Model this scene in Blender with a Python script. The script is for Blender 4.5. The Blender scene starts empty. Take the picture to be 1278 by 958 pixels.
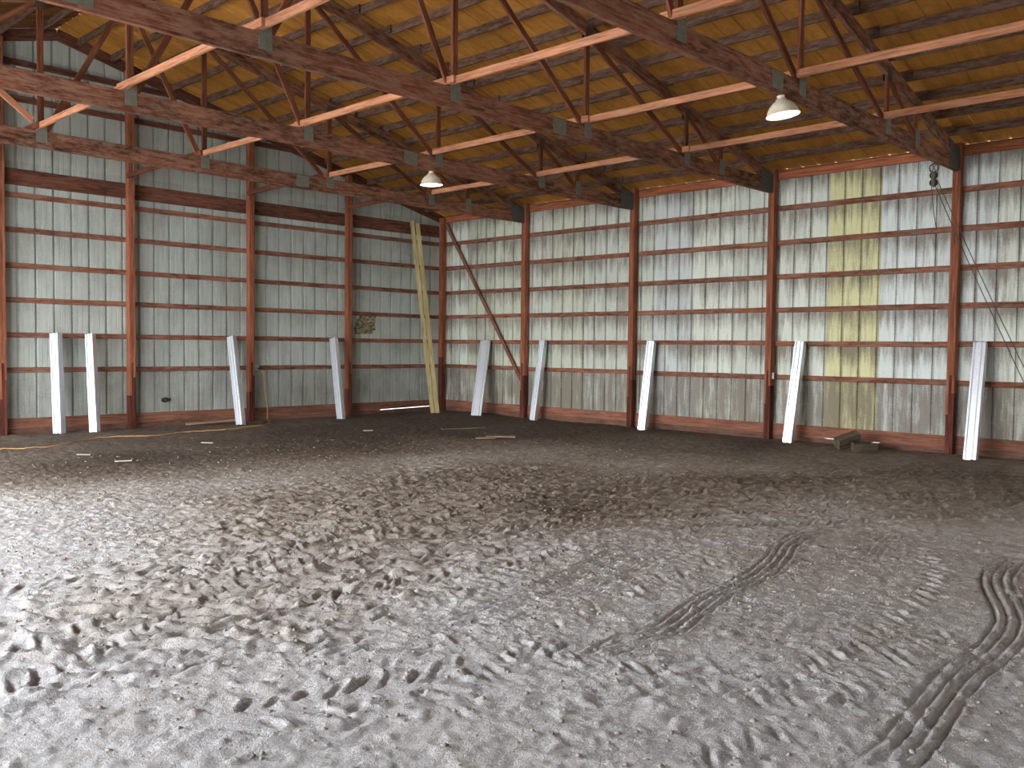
import bpy, math, random
import numpy as np
from mathutils import Vector, Matrix, Euler

random.seed(7)
RNG = np.random.default_rng(11)
S = bpy.context.scene
COL = S.collection

# ------------------------------------------------------------------ camera
CAM_LOC = (15.222, 17.144, 1.677)
YAW, PITCH, ROLL, FPX = math.radians(-136.03), math.radians(-2.357), math.radians(0.622), 1129.8
cam = bpy.data.cameras.new('camera')
cam.sensor_fit = 'HORIZONTAL'; cam.sensor_width = 36.0
cam.lens = 36.0 * FPX / 1278.0
cam.clip_start = 0.05; cam.clip_end = 300
cam_ob = bpy.data.objects.new('camera', cam); COL.objects.link(cam_ob)
fw = Vector((math.cos(PITCH) * math.cos(YAW), math.cos(PITCH) * math.sin(YAW), math.sin(PITCH)))
rt = fw.cross(Vector((0, 0, 1))).normalized(); up = rt.cross(fw)
r2 = rt * math.cos(ROLL) + up * math.sin(ROLL); u2 = -rt * math.sin(ROLL) + up * math.cos(ROLL)
m = Matrix((r2, u2, -fw)).transposed().to_4x4(); m.translation = CAM_LOC
cam_ob.matrix_world = m
S.camera = cam_ob

# ------------------------------------------------------------------ light
W = bpy.data.worlds.new('overcast_sky'); S.world = W; W.use_nodes = True
wn, wl = W.node_tree.nodes, W.node_tree.links
wn['Background'].inputs[1].default_value = 9.5
wtc = wn.new('ShaderNodeTexCoord'); wsx = wn.new('ShaderNodeSeparateXYZ'); wl.new(wtc.outputs['Generated'], wsx.inputs[0])
wr = wn.new('ShaderNodeValToRGB'); wl.new(wsx.outputs[2], wr.inputs[0]); wl.new(wr.outputs[0], wn['Background'].inputs[0])
wr.color_ramp.elements[0].position = 0.0; wr.color_ramp.elements[0].color = (0.97, 0.98, 1.0, 1)
wr.color_ramp.elements[1].position = 0.7; wr.color_ramp.elements[1].color = (0.86, 0.92, 1.0, 1)
S.view_settings.view_transform = 'Standard'; S.view_settings.look = 'None'
S.view_settings.gamma = 1.0; S.view_settings.use_curve_mapping = False
S.view_settings.exposure = 1.07

# ------------------------------------------------------------------ dimensions (metres)
BX, BY = 18.3, 18.3                      # building: gable wall runs along x at y=0, eave wall along y at x=0
RY = [2.906, 5.951, 9.05, 12.205, 15.25]  # eave-wall posts and trusses
LX = [2.924, 5.402, 7.905, 10.13, 12.8, 15.3]  # gable-wall posts
GZ = [1.174, 1.79, 2.398, 2.996, 3.609, 4.224]
def chord_top(x): return 4.80 + 0.25 * (x if x < BX / 2 else BX - x)
PUR = 0.13
def roof_z(x): return chord_top(x) + PUR

# ------------------------------------------------------------------ helpers
class MB:
    def __init__(s): s.v = []; s.f = []
    def add(s, vs, fs):
        o = len(s.v); s.v += [tuple(v) for v in vs]; s.f += [tuple(i + o for i in f) for f in fs]
        return s
    def box(s, a, b):
        (x0, y0, z0), (x1, y1, z1) = a, b
        return s.add([(x0,y0,z0),(x1,y0,z0),(x1,y1,z0),(x0,y1,z0),(x0,y0,z1),(x1,y0,z1),(x1,y1,z1),(x0,y1,z1)],
              [(0,3,2,1),(4,5,6,7),(0,1,5,4),(1,2,6,5),(2,3,7,6),(3,0,4,7)])
    def lathe(s, prof, n=32, c=(0, 0)):
        vs = [(c[0] + r * math.cos(2*math.pi*k/n), c[1] + r * math.sin(2*math.pi*k/n), z) for r, z in prof for k in range(n)]
        fs = [(i*n+k, i*n+(k+1) % n, (i+1)*n+(k+1) % n, (i+1)*n+k) for i in range(len(prof)-1) for k in range(n)]
        return s.add(vs, fs)
    def tube(s, pts, r, n=8):
        pts = [Vector(p) for p in pts]; vs = []; N = len(pts)
        for i, p in enumerate(pts):
            t = (pts[min(i+1, N-1)] - pts[max(i-1, 0)]).normalized()
            a = t.cross(Vector((0, 0, 1)));
            if a.length < .05: a = t.cross(Vector((1, 0, 0)))
            a.normalize(); b = t.cross(a)
            vs += [p + r * (math.cos(2*math.pi*k/n) * a + math.sin(2*math.pi*k/n) * b) for k in range(n)]
        fs = [(i*n+k, i*n+(k+1) % n, (i+1)*n+(k+1) % n, (i+1)*n+k) for i in range(N-1) for k in range(n)]
        fs += [tuple(range(n))[::-1], tuple(range((N-1)*n, N*n))]
        return s.add(vs, fs)
    def torus(s, M, R, r, n=14, k=6, sx=1.0):
        vs = []
        for i in range(n):
            a = 2*math.pi*i/n
            for j in range(k):
                b = 2*math.pi*j/k
                vs.append(M @ Vector(((R + r*math.cos(b))*math.cos(a)*sx, (R + r*math.cos(b))*math.sin(a), r*math.sin(b))))
        fs = [(i*k+j, i*k+(j+1) % k, ((i+1) % n)*k+(j+1) % k, ((i+1) % n)*k+j) for i in range(n) for j in range(k)]
        return s.add(vs, fs)
    def mesh(s, name, mat, smooth=False):
        me = bpy.data.meshes.new(name); me.from_pydata(s.v, [], s.f); me.validate(); me.update()
        if mat: me.materials.append(mat)
        if smooth: me.shade_smooth()
        return me
    def build(s, name, mat, parent=None, smooth=False):
        return obj(name, s.mesh(name, mat, smooth), parent)

def obj(name, data, parent=None, mat4=None):
    o = bpy.data.objects.new(name, data); COL.objects.link(o)
    if mat4 is not None: o.matrix_world = mat4
    if parent: o.parent = parent
    return o
def tag(o, label=None, cat=None, group=None, kind=None):
    if label: o['label'] = label
    if cat: o['category'] = cat
    if group: o['group'] = group
    if kind: o['kind'] = kind
    return o
def empty(name, loc=(0, 0, 0), rz=0):
    o = bpy.data.objects.new(name, None); COL.objects.link(o)
    o.location = loc; o.rotation_euler = (0, 0, rz); o.empty_display_size = .2
    return o
def copy_tree(o, parent=None):
    c = o.copy(); COL.objects.link(c)
    if parent: c.parent = parent
    for ch in list(o.children): copy_tree(ch, c)
    return c

_bc = {}
def board(name, p0, p1, w, t, mat, parent=None, face=(0, 1, 0), rough=0.002, cut=None):
    """a sawn board from p0 to p1 (centre line); w = wide dimension, t = thickness along 'face'.
    mesh is local: x = length, y = thickness, z = width, so the grain follows it"""
    p0, p1 = Vector(p0), Vector(p1)
    L = (p1 - p0).length; x = (p1 - p0).normalized()
    f = Vector(face); y = (f - f.dot(x) * x).normalized(); z = x.cross(y)
    key = (name, round(L, 3), round(w, 3), round(t, 3), mat.name)
    if key not in _bc:
        b = 0.004; h, k = w/2, t/2
        prof = [(-k+b, -h), (k-b, -h), (k, -h+b), (k, h-b), (k-b, h), (-k+b, h), (-k, h-b), (-k, -h+b)]
        n = 8; seg = max(1, min(8, int(L / .5))); vs = []
        rr = random.Random(len(_bc))
        for i in range(seg + 1):
            dy, dz = rr.uniform(-rough, rough), rr.uniform(-rough, rough)
            vs += [(L * i / seg, a + dy, c + dz) for a, c in prof]
        fs = [(i*n+j, i*n+(j+1) % n, (i+1)*n+(j+1) % n, (i+1)*n+j) for i in range(seg) for j in range(n)]
        fs += [tuple(range(n))[::-1], tuple(range(seg*n, seg*n+n))]
        _bc[key] = MB().add(vs, fs).mesh(name, mat)
    M = Matrix((x, y, z)).transposed().to_4x4(); M.translation = p0
    o = bpy.data.objects.new(name, _bc[key]); COL.objects.link(o)
    if parent:
        o.parent = parent; o.matrix_basis = parent_inv(parent) @ M
    else: o.matrix_basis = M
    return o
def parent_inv(p):
    return (Matrix.Translation(p.location) @ p.rotation_euler.to_matrix().to_4x4()).inverted()

# ------------------------------------------------------------------ materials
class NT:
    def __init__(s, name):
        s.m = bpy.data.materials.new(name); s.m.use_nodes = True
        s.n, s.l = s.m.node_tree.nodes, s.m.node_tree.links
        s.b = s.n['Principled BSDF']
    def new(s, t, **k):
        nd = s.n.new('ShaderNode' + t)
        for a, v in k.items(): setattr(nd, a, v)
        return nd
    def lk(s, a, b): s.l.new(a, b)
    def math(s, op, a, b=None, clamp=False):
        nd = s.new('Math', operation=op, use_clamp=clamp)
        for i, v in enumerate((a, b)):
            if v is None: continue
            if isinstance(v, (int, float)): nd.inputs[i].default_value = v
            else: s.lk(v, nd.inputs[i])
        return nd.outputs[0]
    def noise(s, vec, scale, detail=4, rough=.55, dist=0):
        nd = s.new('TexNoise'); nd.inputs['Scale'].default_value = scale; nd.inputs['Detail'].default_value = detail
        nd.inputs['Roughness'].default_value = rough; nd.inputs['Distortion'].default_value = dist
        s.lk(vec, nd.inputs['Vector']); return nd.outputs[0]
    def mapv(s, vec, sc=(1, 1, 1), loc=(0, 0, 0)):
        nd = s.new('Mapping'); nd.inputs['Scale'].default_value = sc; nd.inputs['Location'].default_value = loc
        s.lk(vec, nd.inputs['Vector']); return nd.outputs[0]
    def ramp(s, v, stops, interp='LINEAR'):
        nd = s.new('ValToRGB'); cr = nd.color_ramp; cr.interpolation = interp
        while len(cr.elements) < len(stops): cr.elements.new(.5)
        for e, (p, c) in zip(cr.elements, stops):
            e.position = p; e.color = (c, c, c, 1) if isinstance(c, (int, float)) else (*c, 1)
        s.lk(v, nd.inputs[0]); return nd.outputs[0]
    def mix(s, f, a, b, blend='MIX'):
        nd = s.new('Mix', data_type='RGBA', blend_type=blend)
        for i, v in ((0, f), (6, a), (7, b)):
            if isinstance(v, (int, float)): nd.inputs[i].default_value = v
            elif isinstance(v, tuple): nd.inputs[i].default_value = (*v, 1)
            else: s.lk(v, nd.inputs[i])
        return nd.outputs[2]
    def bump(s, h, dist=.01, strength=1.0):
        nd = s.new('Bump'); nd.inputs['Distance'].default_value = dist; nd.inputs['Strength'].default_value = strength
        s.lk(h, nd.inputs['Height']); s.lk(nd.outputs[0], s.b.inputs['Normal'])
    def fin(s, col=None, rough=None, metal=None, spec=None):
        for k, v in (('Base Color', col), ('Roughness', rough), ('Metallic', metal), ('Specular IOR Level', spec)):
            if v is None: continue
            if isinstance(v, (int, float)): s.b.inputs[k].default_value = v
            elif isinstance(v, tuple): s.b.inputs[k].default_value = (*v, 1)
            else: s.lk(v, s.b.inputs[k])
        return s.m
def srgb(r, g, b):
    f = lambda c: (c/255/12.92) if c/255 <= .04045 else ((c/255 + .055)/1.055)**2.4
    return (f(r), f(g), f(b))

def wood(name, dark, mid, light, stain=0.5, dust=None, dustamt=0.0, blotch=1.2):
    t = NT(name)
    tc = t.new('TexCoord'); oi = t.new('ObjectInfo')
    add = t.new('VectorMath', operation='ADD'); sc = t.new('VectorMath', operation='SCALE')
    cmb = t.new('CombineXYZ')
    for i in range(3): t.lk(oi.outputs['Random'], cmb.inputs[i])
    t.lk(cmb.outputs[0], sc.inputs[0]); sc.inputs['Scale'].default_value = 53.0
    t.lk(tc.outputs['Object'], add.inputs[0]); t.lk(sc.outputs[0], add.inputs[1])
    v = add.outputs[0]
    g = t.noise(t.mapv(v, (1.2, 26, 26)), 1.6, 5, .6, .4)
    c = t.ramp(g, [(.3, dark), (.5, mid), (.72, light)])
    b = t.noise(t.mapv(v, (.8, 2.4, 2.4)), blotch, 5, .65, .5)
    c = t.mix(t.math('MULTIPLY', t.ramp(b, [(.46, 0.0), (.62, 1.0)]), stain), c, dark)
    rnd = t.ramp(oi.outputs['Random'], [(0, .78), (1, 1.12)])
    c = t.mix(1.0, c, rnd, 'MULTIPLY')
    if dust:
        dn = t.noise(t.mapv(v, (1.5, 6, 6), (7, 3, 1)), 3.0, 6, .7)
        c = t.mix(t.math('MULTIPLY', t.ramp(dn, [(.42, 0.0), (.6, 1.0)]), dustamt), c, dust)
    t.bump(g, .003, .6)
    return t.fin(c, .85, spec=.15)
M_POST = wood('red_stained_post', (.14,.05,.03), (.35,.125,.068), (.48,.20,.115), .45)
M_POSTLOW = wood('treated_post_foot', (.055,.018,.014), (.15,.048,.034), (.24,.085,.05), .6)
M_GIRT = wood('red_girt', (.085,.03,.018), (.27,.09,.048), (.42,.17,.10), .6, (.30,.21,.16), .5, 3.0)
M_BASE = wood('red_splash_board', (.12,.042,.026), (.31,.115,.066), (.44,.19,.12), .5, (.2,.15,.12), .45)
M_BASELOW = wood('muddy_splash_board', (.07,.032,.022), (.20,.085,.055), (.30,.14,.09), .6, (.17,.13,.10), .6)
M_TRUSS = wood('red_truss_timber', (.055,.020,.012), (.24,.085,.048), (.38,.165,.105), .85, (.42,.26,.18), .5, .9)
M_WEB = wood('red_web_timber', (.085,.03,.016), (.24,.085,.045), (.36,.15,.085), .5)
M_BRACE = wood('pale_orange_brace', (.24,.085,.045), (.62,.25,.125), (.78,.40,.22), .3, (.55,.38,.27), .3)
M_PURLIN = wood('dusty_purlin', (.055,.027,.018), (.12,.06,.04), (.19,.105,.075), .5, (.28,.19,.14), .5, 3.0)
M_EAVE = wood('orange_eave_board', (.17,.05,.025), (.42,.14,.065), (.55,.22,.12), .3)
M_DARKWOOD = wood('dark_carrier', (.05,.018,.011), (.17,.055,.032), (.27,.10,.06), .6, (.2,.15,.12), .3)
M_TREATED = wood('yellow_green_treated_timber', (.22,.17,.07), (.42,.34,.16), (.55,.46,.25), .3)
M_SCRAP = wood('scrap_wood', (.2,.12,.08), (.42,.29,.21), (.55,.40,.30), .4)
M_OLD = wood('weathered_block', (.05,.04,.026), (.15,.118,.078), (.26,.20,.14), .6)

def siding(name, level, lower, cell, streak, dirt=(.17,.135,.11)):
    t = NT(name)
    geo = t.new('NewGeometry'); sx = t.new('SeparateXYZ'); t.lk(geo.outputs['Position'], sx.inputs[0])
    oi = t.new('ObjectInfo')
    h = t.math('ADD', sx.outputs[0], sx.outputs[1]); z = sx.outputs[2]
    cb = t.new('CombineXYZ'); t.lk(h, cb.inputs[0]); t.lk(z, cb.inputs[1]); v = cb.outputs[0]
    st = t.noise(t.mapv(v, (9, .9, 1)), 1.0, 5, .62)
    st2 = t.noise(t.mapv(v, (26, 2.2, 1), (5, 5, 0)), 1.0, 4, .6)
    bl = t.noise(t.mapv(v, (1.3, 1.0, 1), (2, 9, 0)), 1.0, 5, .6)
    fn = t.noise(t.mapv(v, (1, 1, 1)), 34.0, 5, .7)
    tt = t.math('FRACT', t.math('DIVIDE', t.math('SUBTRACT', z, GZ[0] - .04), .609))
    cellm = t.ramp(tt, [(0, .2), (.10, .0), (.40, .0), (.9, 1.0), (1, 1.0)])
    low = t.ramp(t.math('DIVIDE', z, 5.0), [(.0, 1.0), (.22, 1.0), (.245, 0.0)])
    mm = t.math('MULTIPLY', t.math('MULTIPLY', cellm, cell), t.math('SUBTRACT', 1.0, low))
    mm = t.math('ADD', mm, t.math('MULTIPLY', low, lower))
    mm = t.math('ADD', mm, t.math('MULTIPLY', t.math('SUBTRACT', st, .5), streak))
    mm = t.math('ADD', mm, t.math('MULTIPLY', t.math('SUBTRACT', st2, .5), streak * .55))
    mm = t.math('ADD', mm, t.math('MULTIPLY', t.math('SUBTRACT', bl, .5), 1.6))
    mm = t.math('ADD', mm, t.math('MULTIPLY', t.math('SUBTRACT', fn, .5), .9))
    mm = t.math('ADD', mm, level, clamp=True)
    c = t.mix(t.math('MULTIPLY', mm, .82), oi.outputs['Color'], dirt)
    t.bump(fn, .0015, .3)
    return t.fin(c, t.ramp(mm, [(0, .42), (1, .8)]), spec=.35)
M_SIDL = siding('grey_green_siding', .05, .52, .30, 1.1, (.20,.18,.16))
M_SIDR = siding('stained_white_siding', .0, .92, .85, 2.7, (.19,.15,.12))
M_RIBL = siding('grey_green_siding_rib', .38, .30, .10, .7, (.17,.15,.13))
M_RIBR = siding('stained_white_siding_rib', .42, .45, .5, 1.6, (.15,.12,.095))

def roofmat(name='amber_roof_panel', st=((.38,.165,.032), (.54,.245,.048), (.63,.31,.075))):
    t = NT(name)
    geo = t.new('NewGeometry'); oi = t.new('ObjectInfo')
    v = geo.outputs['Position']
    a = t.noise(t.mapv(v, (.5, 2.6, .5)), 1.4, 5, .6)
    c = t.ramp(a, [(.3, st[0]), (.55, st[1]), (.75, st[2])])
    g = t.noise(v, 9.0, 5, .7)
    c = t.mix(t.ramp(g, [(.45, 0.0), (.75, .35)]), c, (.14,.06,.02))
    c = t.mix(1.0, c, t.ramp(oi.outputs['Random'], [(0, .85), (1, 1.1)]), 'MULTIPLY')
    return t.fin(c, .75, spec=.2)
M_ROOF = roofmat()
M_ROOF2 = roofmat('darker_roof_panel', ((.17,.07,.028), (.25,.10,.036), (.32,.14,.05)))  # same panel pattern in a darker, browner tone, for the slope beyond the ridge

def groundmat():
    t = NT('dusty_earth')
    at = t.new('Attribute', attribute_name='moist'); geo = t.new('NewGeometry'); v = geo.outputs['Position']
    n1 = t.noise(v, .9, 6, .6); n2 = t.noise(v, 6.0, 6, .65); n3 = t.noise(v, 45.0, 6, .75); n4 = t.noise(v, 160.0, 3, .6)
    m_ = t.math('ADD', at.outputs['Fac'], t.math('MULTIPLY', t.math('SUBTRACT', n1, .5), .5))
    m_ = t.math('ADD', m_, t.math('MULTIPLY', t.math('SUBTRACT', n2, .5), .9))
    m_ = t.math('ADD', m_, t.math('MULTIPLY', t.math('SUBTRACT', n3, .5), .55))
    c = t.ramp(m_, [(.0, (.66,.65,.65)), (.22, (.55,.515,.475)), (.45, (.38,.325,.27)), (.7, (.24,.195,.155)), (1.0, (.12,.094,.073))])
    c = t.mix(t.ramp(n4, [(.35, .35), (.6, 0.0)]), c, (.2,.165,.14))
    # straw and grit flecks
    vo = t.new('TexVoronoi', feature='F1'); vo.inputs['Scale'].default_value = 21; t.lk(v, vo.inputs['Vector'])
    fl = t.math('LESS_THAN', vo.outputs['Distance'], .12)
    wn_ = t.new('TexWhiteNoise'); t.lk(vo.outputs['Position'], wn_.inputs['Vector'])
    fl = t.math('MULTIPLY', fl, t.math('GREATER_THAN', wn_.outputs['Value'], .72))
    c = t.mix(t.math('MULTIPLY', fl, .7), c, (.62,.57,.48))
    hh = t.math('ADD', t.math('MULTIPLY', n3, 1.0), t.math('MULTIPLY', n4, .5))
    hh = t.math('ADD', hh, t.math('MULTIPLY', n2, 1.2))
    t.bump(hh, .030, .85)
    return t.fin(c, .95, spec=.12)
M_GROUND = groundmat()
def plain(name, col, rough=.6, metal=0., ns=30, amt=.25, spec=.4):
    t = NT(name); tc = t.new('TexCoord')
    n = t.noise(tc.outputs['Object'], ns, 5, .65)
    c = t.mix(t.ramp(n, [(.35, 0.0), (.75, amt)]), col, tuple(x * .45 for x in col))
    return t.fin(c, rough, metal, spec)
def galv():
    t = NT('galvanised_steel'); tc = t.new('TexCoord')
    vo = t.new('TexVoronoi'); vo.inputs['Scale'].default_value = 60; t.lk(tc.outputs['Object'], vo.inputs['Vector'])
    c = t.mix(vo.outputs['Distance'], (.84,.87,.91), (.66,.70,.75))
    n = t.noise(tc.outputs['Object'], 6, 4, .6)
    return t.fin(c, t.ramp(n, [(.3, .36), (.7, .48)]), .8)
M_GALV = galv()
M_PLATE = plain('grey_green_gusset_plate', (.24,.25,.20), .6, .35, 18, .6)
M_TPLATE = plain('brown_chord_plate', (.12,.085,.06), .65, .25, 18, .6)
M_DPLATE = plain('dark_heel_plate', (.13,.135,.125), .6, .35, 18, .6)
M_SHADE = plain('cream_enamel_shade', (.80,.73,.58), .35, 0, 8, .25)
M_IRON = plain('rusty_iron', (.10,.085,.07), .6, .6, 40, .6)
M_ROPE = plain('grey_rope', (.12,.10,.085), .9)
M_CORD = plain('orange_cord', (.75,.42,.14), .5)
M_YCORD = plain('yellow_cord', (.70,.46,.14), .5)
M_BOX = plain('grey_outlet_box', (.30,.31,.30), .45, .5)
M_BLACK = plain('black_plastic', (.03,.03,.03), .5)
M_WHITE = plain('dusty_white_plastic', (.55,.56,.55), .5)
M_SHELL = plain('outer_shell_steel', (.62,.63,.60), .6, 0, 3, .3)
M_OUT = plain('outside_gravel', (.50,.48,.45), .95, 0, 2, .4)
M_CLOD = plain('dry_clod', (.36,.32,.28), .95, 0, 9, .5, .1)
M_STRAW = plain('pale_straw', (.62,.55,.42), .8)
def emis(name, col, s):
    t = NT(name); t.b.inputs['Emission Color'].default_value = (*col, 1); t.b.inputs['Emission Strength'].default_value = s
    return t.fin((.9, .9, .85), .4)
M_LENS = emis('glowing_lens', (1.0, .88, .68), 9.0)
def papermat():
    t = NT('flaking_notice'); tc = t.new('TexCoord')
    n = t.noise(t.mapv(tc.outputs['Object'], (14, 14, 30)), 1.0, 5, .7)
    c = t.ramp(n, [(.40, (.10,.09,.045)), (.5, (.22,.19,.10)), (.62, (.42,.38,.27))])
    return t.fin(c, .85)
M_PAPER = papermat()

# ------------------------------------------------------------------ ground height field
def vnoise(x, y, scale, seed):
    r = np.random.default_rng(seed); G = r.random((512, 512)).astype(np.float32)
    u, v = x * scale + 100, y * scale + 100
    i, j = np.floor(u).astype(int), np.floor(v).astype(int); a, b = u - i, v - j
    a = a*a*(3-2*a); b = b*b*(3-2*b); i %= 511; j %= 511
    return (G[i, j]*(1-a)*(1-b) + G[i+1, j]*a*(1-b) + G[i, j+1]*(1-a)*b + G[i+1, j+1]*a*b) - .5
def sm(a, b, x):
    t = np.clip((x - a) / (b - a), 0, 1); return t*t*(3-2*t)
def bank(x, y):
    return .06 * (1 - sm(.7, 3.0, y)) * sm(-.5, .6, y + .4) + .045 * (1 - sm(.8, 2.6, x)) * sm(.4, 2.0, y)
def gz(x, y): return float(bank(np.float64(x), np.float64(y)))

def build_ground():
    def axis(dense0, dense1, fine, coarse, lo, hi):
        out = [lo]
        while out[-1] < hi:
            p = out[-1]; d = max(dense0 - p, p - dense1, 0)
            out.append(p + min(coarse, fine + d * .0042))
        return np.array(out)
    xs = axis(8.5, 14.2, .0155, .045, -.12, BX + .3)
    ys = axis(9.5, 15.8, .0155, .045, -.12, BY + .3)
    X, Y = np.meshgrid(xs, ys, indexing='ij')
    Z = bank(X, Y)
    away = sm(.15, 1.2, X) * sm(.15, 1.2, Y)
    Z += .030 * vnoise(X, Y, .55, 1) * away + .016 * vnoise(X, Y, 1.7, 2) + .006 * vnoise(X, Y, 5, 3)
    rough = .6 + .9 * np.clip(vnoise(X, Y, .45, 9) + .5, 0, 1)
    # crumbly clods: clipped noise gives flat ground with proud lumps
    for sc_, h_, sd in ((9, .022, 61), (17, .028, 62), (31, .026, 63)):
        Z += h_ * np.clip(vnoise(X, Y, sc_, sd) - .22 + .25 * vnoise(X, Y, 1.1, sd + 5), 0, .25)
        Z -= h_ * .9 * np.clip(vnoise(X, Y, sc_ * .9, sd + 9) - .28 + .25 * vnoise(X, Y, .9, sd + 6), 0, .25)
    Z += rough * (.009 * vnoise(X, Y, 11, 4) + .007 * vnoise(X, Y, 24, 5) + .005 * vnoise(X, Y, 48, 6))
    def splat(cx, cy, a, b, ang, h, power=1):
        R = 2.6 * max(a, b)
        i0, i1 = np.searchsorted(xs, [cx - R, cx + R]); j0, j1 = np.searchsorted(ys, [cy - R, cy + R])
        if i1 <= i0 or j1 <= j0: return
        x = X[i0:i1, j0:j1] - cx; y = Y[i0:i1, j0:j1] - cy
        u = (x * math.cos(ang) + y * math.sin(ang)) / a; v = (-x * math.sin(ang) + y * math.cos(ang)) / b
        q = u*u + v*v
        Z[i0:i1, j0:j1] += h * np.exp(-q ** power)
    # churned band of hoof and tyre dents across the middle
    def dseg(px, py, A, B):
        ax, ay = A; bx, by = B; L = (bx-ax)**2 + (by-ay)**2
        t = np.clip(((px-ax)*(bx-ax) + (py-ay)*(by-ay)) / L, 0, 1)
        return np.hypot(px - ax - t*(bx-ax), py - ay - t*(by-ay))
    BAND = [((2.4, 13.4), (4.6, 13.6)), ((3.4, 12.8), (6.6, 10.6)), ((6.6, 10.6), (10.6, 10.2)), ((6.8, 9.0), (9.6, 9.0)), ((9.6, 10.6), (12.4, 11.7))]
    def band(px, py):
        return np.min([dseg(px, py, A, B) for A, B in BAND], axis=0)
    r = random.Random(3)
    gx = 1.5
    while gx < 14.5:
        gy = 4.0
        while gy < 15.8:
            d = band(gx, gy); p = .92 * (1 - sm(.8, 1.8, d)) + .10
            if r.random() < p:
                big = float(1 - sm(.8, 1.8, d))
                cx, cy = gx + r.uniform(-.09, .09), gy + r.uniform(-.09, .09)
                ang = r.choice([.5, -.6]) + r.uniform(-.35, .35)
                dep = r.uniform(.018, .055) * (.35 + .65 * big)
                splat(cx, cy, r.uniform(.035, .10), r.uniform(.018, .036), ang, -dep, 1.5)
                splat(cx + r.uniform(.04, .07), cy + r.uniform(.04, .07), r.uniform(.06, .1), r.uniform(.03, .05), ang, dep * .55, 1.2)
            gy += .155
        gx += .155
    # small lumps
    for k in range(4500):
        cx, cy = r.uniform(5, 14.6), r.uniform(4.5, 16.3)
        s = r.uniform(.010, .028)
        splat(cx, cy, s * r.uniform(1, 1.8), s, r.uniform(0, 3.14), s * r.uniform(.2, .6), 1.5)
    # tyre tracks
    def smooth_path(P, step=.04):
        P = [Vector((*p, 0)) for p in P]; P = [P[0]*2-P[1]] + P + [P[-1]*2-P[-2]]
        out = []
        for a, b, c, d in zip(P, P[1:], P[2:], P[3:]):
            n = max(2, int((c-b).length / step))
            for i in range(n):
                t = i / n
                out.append(.5*((2*b) + (c-a)*t + (2*a-5*b+4*c-d)*t*t + (3*b-a-3*c+d)*t**3))
        return np.array([(p.x, p.y) for p in out])
    def along(P, half, fn):
        Q = smooth_path(P)
        i0, i1 = np.searchsorted(xs, [Q[:, 0].min()-half, Q[:, 0].max()+half]); j0, j1 = np.searchsorted(ys, [Q[:, 1].min()-half, Q[:, 1].max()+half])
        x, y = X[i0:i1, j0:j1], Y[i0:i1, j0:j1]
        best = np.full(x.shape, 9.); lat = np.zeros(x.shape); ss = np.zeros(x.shape); s = 0
        T = np.gradient(Q, axis=0); T /= np.hypot(T[:, 0], T[:, 1])[:, None]
        for k in range(len(Q)):
            dx, dy = x - Q[k, 0], y - Q[k, 1]; d = np.hypot(dx, dy)
            mk = d < best
            best = np.where(mk, d, best)
            lat = np.where(mk, -dx*T[k, 1] + dy*T[k, 0], lat); ss = np.where(mk, s + dx*T[k, 0] + dy*T[k, 1], ss)
            s += .04
        L = s
        ends = sm(-.1, .3, ss) * (1 - sm(L - .3, L + .1, ss))
        msk = (best < half) & (np.abs(best - np.abs(lat)) < .05)
        Z[i0:i1, j0:j1] += np.where(msk, fn(lat, ss, x, y) * ends, 0)
    def ribbed(width, n, depth):
        def fn(d, s, x, y):
            h = -depth * .04 * (1 - sm(width*.5, width*.5 + .03, np.abs(d)))
            for k in range(n):
                c = -width/2 + width * k / (n - 1)
                w_ = .010 + .004 * vnoise(x, y, 7, 20 + k)
                h = h - depth * np.exp(-((d - c) / w_)**2) * (.75 + .9 * vnoise(x, y, 3, 30 + k))
                h = h + depth * .25 * np.exp(-((d - c - .022) / .011)**2)
            return h
        return fn
    def lugs(width, pitch, depth, ang=.9, one=False):
        def fn(d, s, x, y):
            ph = (s + (d if one else np.abs(d)) * ang) / pitch
            w_ = np.cos(2*np.pi*ph + 3.2*vnoise(x, y, 4, 40) + 2.2*vnoise(x, y, 12, 42))
            amp = .62 * np.clip(.45 + 2.6 * vnoise(x, y, 2.6, 41), 0, 1.2)
            e = 1 - sm(width*.38, width*.52, np.abs(d))
            return depth * amp * e * (np.sign(w_) * np.abs(w_)**.6) - depth * .3 * e
        return fn
    Bp = [(7.02,13.42),(7.38,13.36),(7.96,13.46),(8.4,13.63),(8.93,13.79),(9.42,13.88),(9.88,13.93),(10.39,14.05),(10.74,14.14),(11.05,14.1),(11.45,14.08)]
    Cp = [(7.02,15.05),(7.43,15.04),(8.02,15.15),(8.65,15.4),(9.11,15.55),(9.77,15.63),(10.22,15.62),(10.64,15.66),(11.0,15.7),(11.36,15.74),(11.61,15.74)]
    def strokes(P, half, pitch, dep, L=.10, keep=.75, flip=1):
        Q = smooth_path(P, .02); n = max(1, int(pitch / .02)); T = np.gradient(Q, axis=0)
        for side in (-1, 1):
            for k in range((n // 2) * (side > 0), len(Q), n):
                if r.random() > keep: continue
                t = math.atan2(T[k, 1], T[k, 0]); nx_, ny_ = -math.sin(t), math.cos(t)
                o_ = side * half * r.uniform(.45, .6)
                cx, cy = Q[k, 0] + nx_ * o_ + r.uniform(-.01, .01), Q[k, 1] + ny_ * o_ + r.uniform(-.01, .01)
                ang = t + flip * side * (.85 + r.uniform(-.15, .15))
                l_ = L * r.uniform(.6, 1.15); d_ = dep * r.uniform(.5, 1.3)
                splat(cx, cy, l_, .016, ang, -d_, 2)
                splat(cx - .034 * math.sin(ang), cy + .034 * math.cos(ang), l_ * .9, .017, ang, d_ * .75, 1.6)
    Dp = [(11.76,13.11),(11.33,13.14),(10.58,13.01),(9.8,12.8),(8.97,12.61)]
    lg = lugs
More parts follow.
